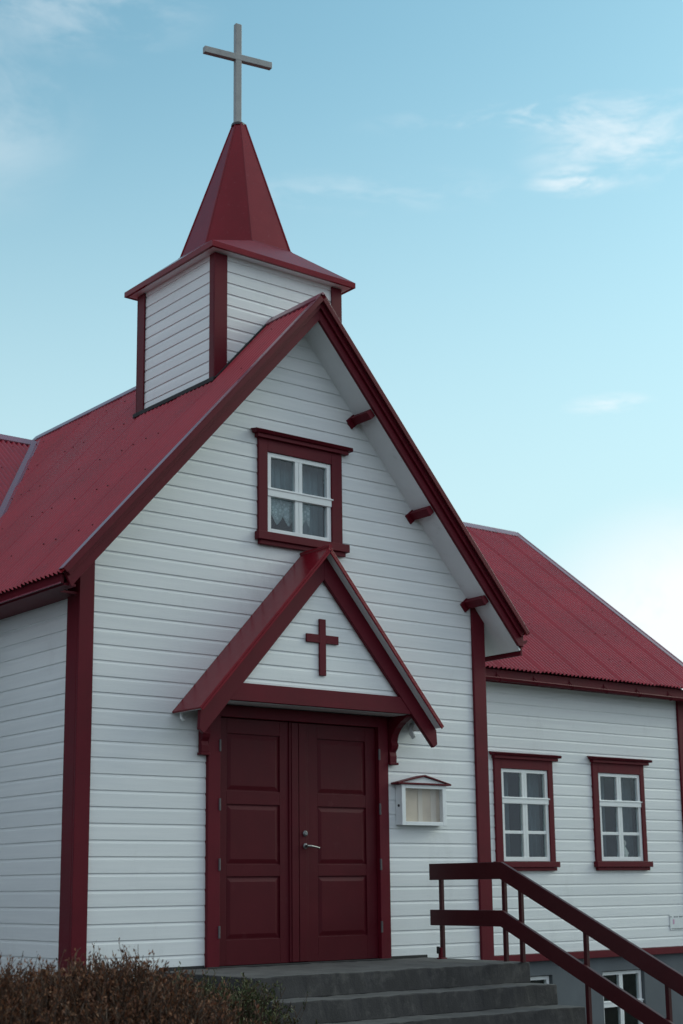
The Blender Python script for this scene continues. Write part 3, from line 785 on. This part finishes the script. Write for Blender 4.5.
# ---- handrail
hr = empty('handrail', (0, 0, 0), 'dark red board handrail running down the right side of the concrete steps', 'handrail')
RX = 3.93
def rail(name, zt, zb, y_start, y_kink, slope, y_end):
    mb = MB()
    pts = [(RX-.035, y_start, zt), (RX-.035, y_kink, zt), (RX-.035, y_end, zt-slope*(y_kink-y_end)), (RX-.035, y_end, zb-slope*(y_kink+.02-y_end)), (RX-.035, y_kink+.02, zb), (RX-.035, y_start, zb)]
    mb.prism(pts, (.04, 0, 0)); return mb.build(name, M['rail'], hr, bevel=.004)
rail('top_rail', .932, .77, -.245, -1.275, .462, -3.75)
rail('lower_rail', .478, .325, -.245, -1.265, .462, -3.75)
for y, zb in ((-.36, 0), (-1.255, 0), (-1.475, -.0), (-2.28, -.55), (-3.19, -1.09)):
    zt = .92 if y > -1.3 else .90-.462*(-1.275-y)
    mb = MB(); mb.box(RX+.0055, RX+.043, y-.02, y+.02, zb, zt-.03); po = mb.build('post', M['rail'], hr, bevel=.003)
    if y == -.36:
        mb = MB(); mb.box(RX-.03, RX+.05, y-.035, y+.035, .0, .012); mb.box(RX-.012, RX+.005, y-.018, y+.03, .012, .11); mb.build('foot_bracket', M['trim'], po, bevel=.002)
        mb = MB(); mb.box(RX-.03, RX-.012, y+.005, y+.035, .05, .12); mb.build('bolt', M['dark'], po, bevel=.002)

# =================================================================== plants
def shrub(name, label, stems, leaves, centre_fn, h_fn, base_z, mat_stem, mat_leaf, seed, leaf=(.012, .03), spread=.25, up=1.0, sub=5):
    r = random.Random(seed); root = empty(name, (0, 0, 0), label, name.replace('_', ' '))
    sm, lf = MB(), MB()
    for i in range(stems):
        x, y = centre_fn(r); h = h_fn(x, y)*r.uniform(.86, 1.01)
        b = V((x, y, base_z)); lean = V((r.gauss(0, spread), r.gauss(0, spread), 0)); 
        pts = []; n = 6
        for k in range(n+1):
            t_ = k/n
            pts.append(b+V((0, 0, h*t_*up))+lean*(t_**1.6)*h*.5+V((r.gauss(0, .012), r.gauss(0, .012), 0)))
        sm.tube(pts, [.0075*(1-.72*k/n) for k in range(n+1)], 3, cap=False)
        for s_ in range(sub):
            k = r.uniform(.45, .97); j = int(k*n); p = pts[j].lerp(pts[min(j+1, n)], k*n-j)
            d = V((r.gauss(0, .6), r.gauss(0, .6), r.uniform(.5, 1.3))).normalized(); ln = r.uniform(.06, .17)*h*.75
            q = [p, p+d*ln*.5+V((r.gauss(0, .006), r.gauss(0, .006), 0)), p+d*ln+V((0, 0, ln*.12))]
            sm.tube(q, [.0035, .0027, .0015], 3, cap=False)
            for l_ in range(leaves):
                c = q[0].lerp(q[2], r.uniform(.15, 1.05))+V((r.gauss(0, .008), r.gauss(0, .008), r.gauss(0, .008)))
                a = V((r.gauss(0, 1), r.gauss(0, 1), r.gauss(.5, 1))).normalized(); a = (a*.7+d*.8).normalized(); w_ = a.cross(V((r.gauss(0, 1), r.gauss(0, 1), r.gauss(0, 1)))).normalized()
                L_ = r.uniform(*leaf); lf.poly([c, c+a*L_*.5+w_*L_*.2, c+a*L_, c+a*L_*.5-w_*L_*.2])
    c0 = sum((V(v) for v in sm.v), V())/len(sm.v); c0.z = base_z
    for mb_, nm, mt in ((sm, 'stems', mat_stem), (lf, 'leaves', mat_leaf)): mb_.build(nm, mt, root, fix=False).location = -c0
    root.location = c0
    return root
HY = -3.6
def hedge_h(x, y):
    # top of the hedge above its base, by place along it (from the photo)
    top = .275+.03*math.sin(x*3.1)+.03*math.sin(x*7.3+1)+.02*math.sin(x*17)
    if x > -1.9: top -= (x+1.9)*.16
    if x > -1.25: top -= (x+1.25)*.5
    return max(.3, top+1.15-.35*abs(y-HY)**2)
shrub('hedge', 'low clipped hedge of bare rusty brown twigs in front of the church corner', 4000, 7,
      lambda r: (-1.12-3.1*r.random()+r.gauss(0, .1), HY+r.gauss(0, .33)), hedge_h, -1.15, M['twig'], M['dryleaf'], 21, sub=9, leaf=(.014, .034), spread=.15)
def green_h(x, y):
    d = math.hypot((x+.26)/.72, (y+2.3)/.5)
    return max(.25, 1.27*(1-.28*d*d)+.05*math.sin(x*9))
shrub('green_shrub', 'dark green small leaved shrub beside the concrete steps', 950, 11,
      lambda r: (-.26+r.gauss(0, .32), -2.3+r.gauss(0, .24)), green_h, -1.2, M['twig'], M['greenleaf'], 22, leaf=(.018, .04), spread=.32, sub=7)
def low_h(x, y):
    return max(.2, .92-.9*abs(x+.2)**2)
shrub('brown_shrub', 'short reddish brown shrub in front of the dark green shrub', 420, 5,
      lambda r: (-.22+r.gauss(0, .24), -3.0+r.gauss(0, .16)), low_h, -1.18, M['twig'], M['dryleaf'], 23, spread=.35, sub=7)

# every Empty sits at the base of its thing; its parts keep their place
for root, loc in ((church, (2.475, 0, -1.3)), (nb, (3.966, 0, 1.32)), (sg, (10.62, YW, .07)), (steps, (2.46, -1.8, -1.3)), (hr, (RX, -1.9, 0))):
    root.location = loc
    for ch in list(root.children): ch.location = V(ch.location)-V(loc)
# =================================================================== ground
bm = bmesh.new()
xs = [-2500, -400, -80, -30]+[-20+i*1.0 for i in range(46)]+[40, 90, 400, 2500]
ys = [-2500, -400, -80, -30]+[-18+i*1.0 for i in range(34)]+[25, 60, 300, 2500]
gv = {}
def gz(x, y):
    t_ = min(1, max(0, (y+9)/10)); t_ = t_*t_*(3-2*t_)
    return -1.0-.38*t_+.03*math.sin(x*1.3)*math.cos(y*.9)*(1 if abs(x) < 40 else 0)
for i, x in enumerate(xs):
    for j, y in enumerate(ys): gv[i, j] = bm.verts.new((x, y, gz(x, y)))
for i in range(len(xs)-1):
    for j in range(len(ys)-1): bm.faces.new((gv[i, j], gv[i+1, j], gv[i+1, j+1], gv[i, j+1]))
me = bpy.data.meshes.new('ground'); bm.to_mesh(me); bm.free(); me.materials.append(M['ground'])
for p in me.polygons: p.use_smooth = True
g = bpy.data.objects.new('ground', me); C.objects.link(g); g['kind'] = 'structure'

# =================================================================== camera
cam = bpy.data.cameras.new('camera'); co = bpy.data.objects.new('camera', cam); C.objects.link(co)
yaw, pit, rol = .675354, .2026399, -.0114233
cy_, sy_ = math.cos(yaw), math.sin(yaw)
fw = V((sy_*math.cos(pit), cy_*math.cos(pit), math.sin(pit))); rt = V((cy_, -sy_, 0)); up_ = rt.cross(fw)
r2 = rt*math.cos(rol)+up_*math.sin(rol); u2 = -rt*math.sin(rol)+up_*math.cos(rol)
mat = Matrix((( r2.x, u2.x, -fw.x, -6.4728), (r2.y, u2.y, -fw.y, -11.8258), (r2.z, u2.z, -fw.z, .7276), (0, 0, 0, 1)))
co.matrix_world = mat
cam.sensor_fit = 'VERTICAL'; cam.sensor_height = 36; cam.sensor_width = 24
cam.lens = 1504.28/1024*36; cam.shift_y = (576.32-512)/1024; cam.shift_x = 0
cam.clip_start = .1; cam.clip_end = 6000
cam.dof.use_dof = True; cam.dof.focus_distance = 14.2; cam.dof.aperture_fstop = 2.4
bpy.context.scene.camera = co

# =================================================================== light and sky
SUN_EL, SUN_AZ = math.radians(30), math.radians(106)     # azimuth from +Y towards +X
sd = V((math.sin(SUN_AZ)*math.cos(SUN_EL), math.cos(SUN_AZ)*math.cos(SUN_EL), math.sin(SUN_EL)))
sun = bpy.data.lights.new('sun', 'SUN'); so = bpy.data.objects.new('sun', sun); C.objects.link(so)
so.rotation_euler = sd.to_track_quat('Z', 'Y').to_euler()
sun.energy = .7; sun.angle = math.radians(30); sun.color = (1, .96, .9)
w = bpy.data.worlds.new('World'); bpy.context.scene.world = w; w.use_nodes = True
nt = w.node_tree; bg = nt.nodes['Background']
sky = nt.nodes.new('ShaderNodeTexSky'); sky.sky_type = 'NISHITA'; sky.sun_disc = False
sky.sun_elevation = SUN_EL; sky.sun_rotation = SUN_AZ; sky.altitude = 20; sky.air_density = 1.0; sky.dust_density = 1.2; sky.ozone_density = 1.6
bg.inputs[1].default_value = .12
tc = nt.nodes.new('ShaderNodeTexCoord')
def vmath(op, a, b=None):
    n = nt.nodes.new('ShaderNodeVectorMath'); n.operation = op
    for i, s in enumerate((a, b)):
        if s is None: continue
        if isinstance(s, (tuple, Vector)): n.inputs[i].default_value = tuple(s)
        else: nt.links.new(s, n.inputs[i])
    return n
def fmath(op, a, b=None, clamp=False):
    n = nt.nodes.new('ShaderNodeMath'); n.operation = op; n.use_clamp = clamp
    for i, s in enumerate((a, b)):
        if s is None: continue
        if isinstance(s, (int, float)): n.inputs[i].default_value = s
        else: nt.links.new(s, n.inputs[i])
    return n.outputs[0]
D = tc.outputs['Generated']
def skynoise(scale, stretch, off, detail=7, rough=.6):
    mp = nt.nodes.new('ShaderNodeMapping'); mp.inputs['Scale'].default_value = stretch; mp.inputs['Location'].default_value = off
    nt.links.new(D, mp.inputs[0]); n = nt.nodes.new('ShaderNodeTexNoise'); n.inputs['Scale'].default_value = scale
    n.inputs['Detail'].default_value = detail; n.inputs['Roughness'].default_value = rough; n.inputs['Distortion'].default_value = .4
    nt.links.new(mp.outputs[0], n.inputs[0]); return n.outputs['Fac']
wisp = skynoise(5, (1, 1, 2.6), (1.7, .4, .2)); puff = skynoise(9, (1, 1, 1.5), (4.2, 1.1, .6))
def patch(direction, ru, rv, strength, nz, lo, hi):
    """cloud patch round a world direction: ru across, rv in height (radians)"""
    d = V(direction).normalized(); u = V((d.y, -d.x, 0)).normalized(); v = u.cross(d)
    if v.z < 0: v = -v
    a = fmath('DIVIDE', vmath('DOT_PRODUCT', D, u).outputs['Value'], ru); b = fmath('DIVIDE', vmath('DOT_PRODUCT', D, v), None) if False else None
    dv = vmath('DOT_PRODUCT', D, v).outputs['Value']
    b = fmath('DIVIDE', dv, rv)
    f = vmath('DOT_PRODUCT', D, d).outputs['Value']
    r2_ = fmath('ADD', fmath('MULTIPLY', a, a), fmath('MULTIPLY', b, b))
    m_ = fmath('POWER', fmath('SUBTRACT', 1, r2_, True), 1.6); m_ = fmath('MULTIPLY', m_, fmath('GREATER_THAN', f, 0))
    mr = nt.nodes.new('ShaderNodeMapRange'); mr.clamp = True; mr.interpolation_type = 'SMOOTHSTEP'
    nt.links.new(nz, mr.inputs[0]); mr.inputs[1].default_value = lo; mr.inputs[2].default_value = hi
    return fmath('MULTIPLY', fmath('MULTIPLY', m_, mr.outputs[0]), strength)
streak = skynoise(16, (1, 1, 3.4), (2.3, 5.1, .7), 9, .62)
cl = [patch((.690, .565, .455), .08, .032, .62, streak, .38, .70), patch((.655, .585, .474), .10, .014, .45, streak, .44, .70), patch((.672, .600, .437), .035, .012, .6, streak, .40, .62),
      patch((.6186, .6265, .4741), .09, .012, .2, streak, .42, .70), patch((.73, .50, .49), .05, .03, .35, streak, .42, .66),
      patch((.575, .69, .437), .13, .018, .17, streak, .44, .68), patch((.36, .79, .49), .08, .10, .34, puff, .36, .68), patch((.40, .76, .55), .10, .05, .3, streak, .38, .68),
      patch((.722, .621, .3045), .035, .009, .5, streak, .40, .64),
      patch((.81, .60, .15), .17, .115, 1.4, puff, .22, .6),
      patch((-.3, .9, .35), .6, .2, .8, wisp, .45, .7), patch((.2, -.9, .45), .8, .3, .8, puff, .42, .65), patch((-.9, -.3, .5), .6, .3, .8, wisp, .42, .65)]
tot = cl[0]
for k in cl[1:]: tot = fmath('ADD', tot, k)
tot = fmath('MINIMUM', tot, 1.0)
mx = nt.nodes.new('ShaderNodeMix'); mx.data_type = 'RGBA'
tint = nt.nodes.new('ShaderNodeMix'); tint.data_type = 'RGBA'; tint.blend_type = 'MULTIPLY'; tint.inputs[0].default_value = 1
nt.links.new(sky.outputs[0], tint.inputs[6]); tint.inputs[7].default_value = (1.5, 2.0, 1.6, 1)
sepd = nt.nodes.new('ShaderNodeSeparateXYZ'); nt.links.new(D, sepd.inputs[0])
def mrange(v, a, b, c=0, d=1):
    mr = nt.nodes.new('ShaderNodeMapRange'); mr.clamp = True; mr.interpolation_type = 'SMOOTHSTEP'
    nt.links.new(v, mr.inputs[0])
    for i, k in enumerate((a, b, c, d)): mr.inputs[i+1].default_value = k
    return mr.outputs[0]
hz = mrange(sepd.outputs['Z'], .56, .12, 0, .85)
hmx = nt.nodes.new('ShaderNodeMix'); hmx.data_type = 'RGBA'; nt.links.new(hz, hmx.inputs[0]); nt.links.new(tint.outputs[2], hmx.inputs[6]); hmx.inputs[7].default_value = (5.5, 7.2, 7.6, 1)
deckn = skynoise(2.2, (1, 1, 2), (8, 3, 2), 6)
fr = vmath('DOT_PRODUCT', D, (.62, .78, 0)).outputs['Value']
deck = mrange(fmath('ADD', fr, fmath('MULTIPLY', fmath('SUBTRACT', deckn, .5), -.9)), .25, -.1)  # bright cloud deck added out of view to light the facade
dmx = nt.nodes.new('ShaderNodeMix'); dmx.data_type = 'RGBA'; nt.links.new(deck, dmx.inputs[0]); nt.links.new(hmx.outputs[2], dmx.inputs[6])
dcol = nt.nodes.new('ShaderNodeMix'); dcol.data_type = 'RGBA'; nt.links.new(deckn, dcol.inputs[0]); dcol.inputs[6].default_value = (4.1, 4.95, 5.7, 1); dcol.inputs[7].default_value = (6.1, 7.0, 7.9, 1)
nt.links.new(dcol.outputs[2], dmx.inputs[7])
nt.links.new(tot, mx.inputs[0]); nt.links.new(dmx.outputs[2], mx.inputs[6]); mx.inputs[7].default_value = (8.2, 8.6, 8.8, 1)
nt.links.new(mx.outputs[2], bg.inputs[0])
sc = bpy.context.scene
sc.view_settings.view_transform = 'Standard'; sc.view_settings.look = 'None'; sc.view_settings.gamma = 1
sc.view_settings.use_curve_mapping = False; sc.view_settings.exposure = 0
sc.cycles.max_bounces = 6; sc.cycles.use_denoising = True
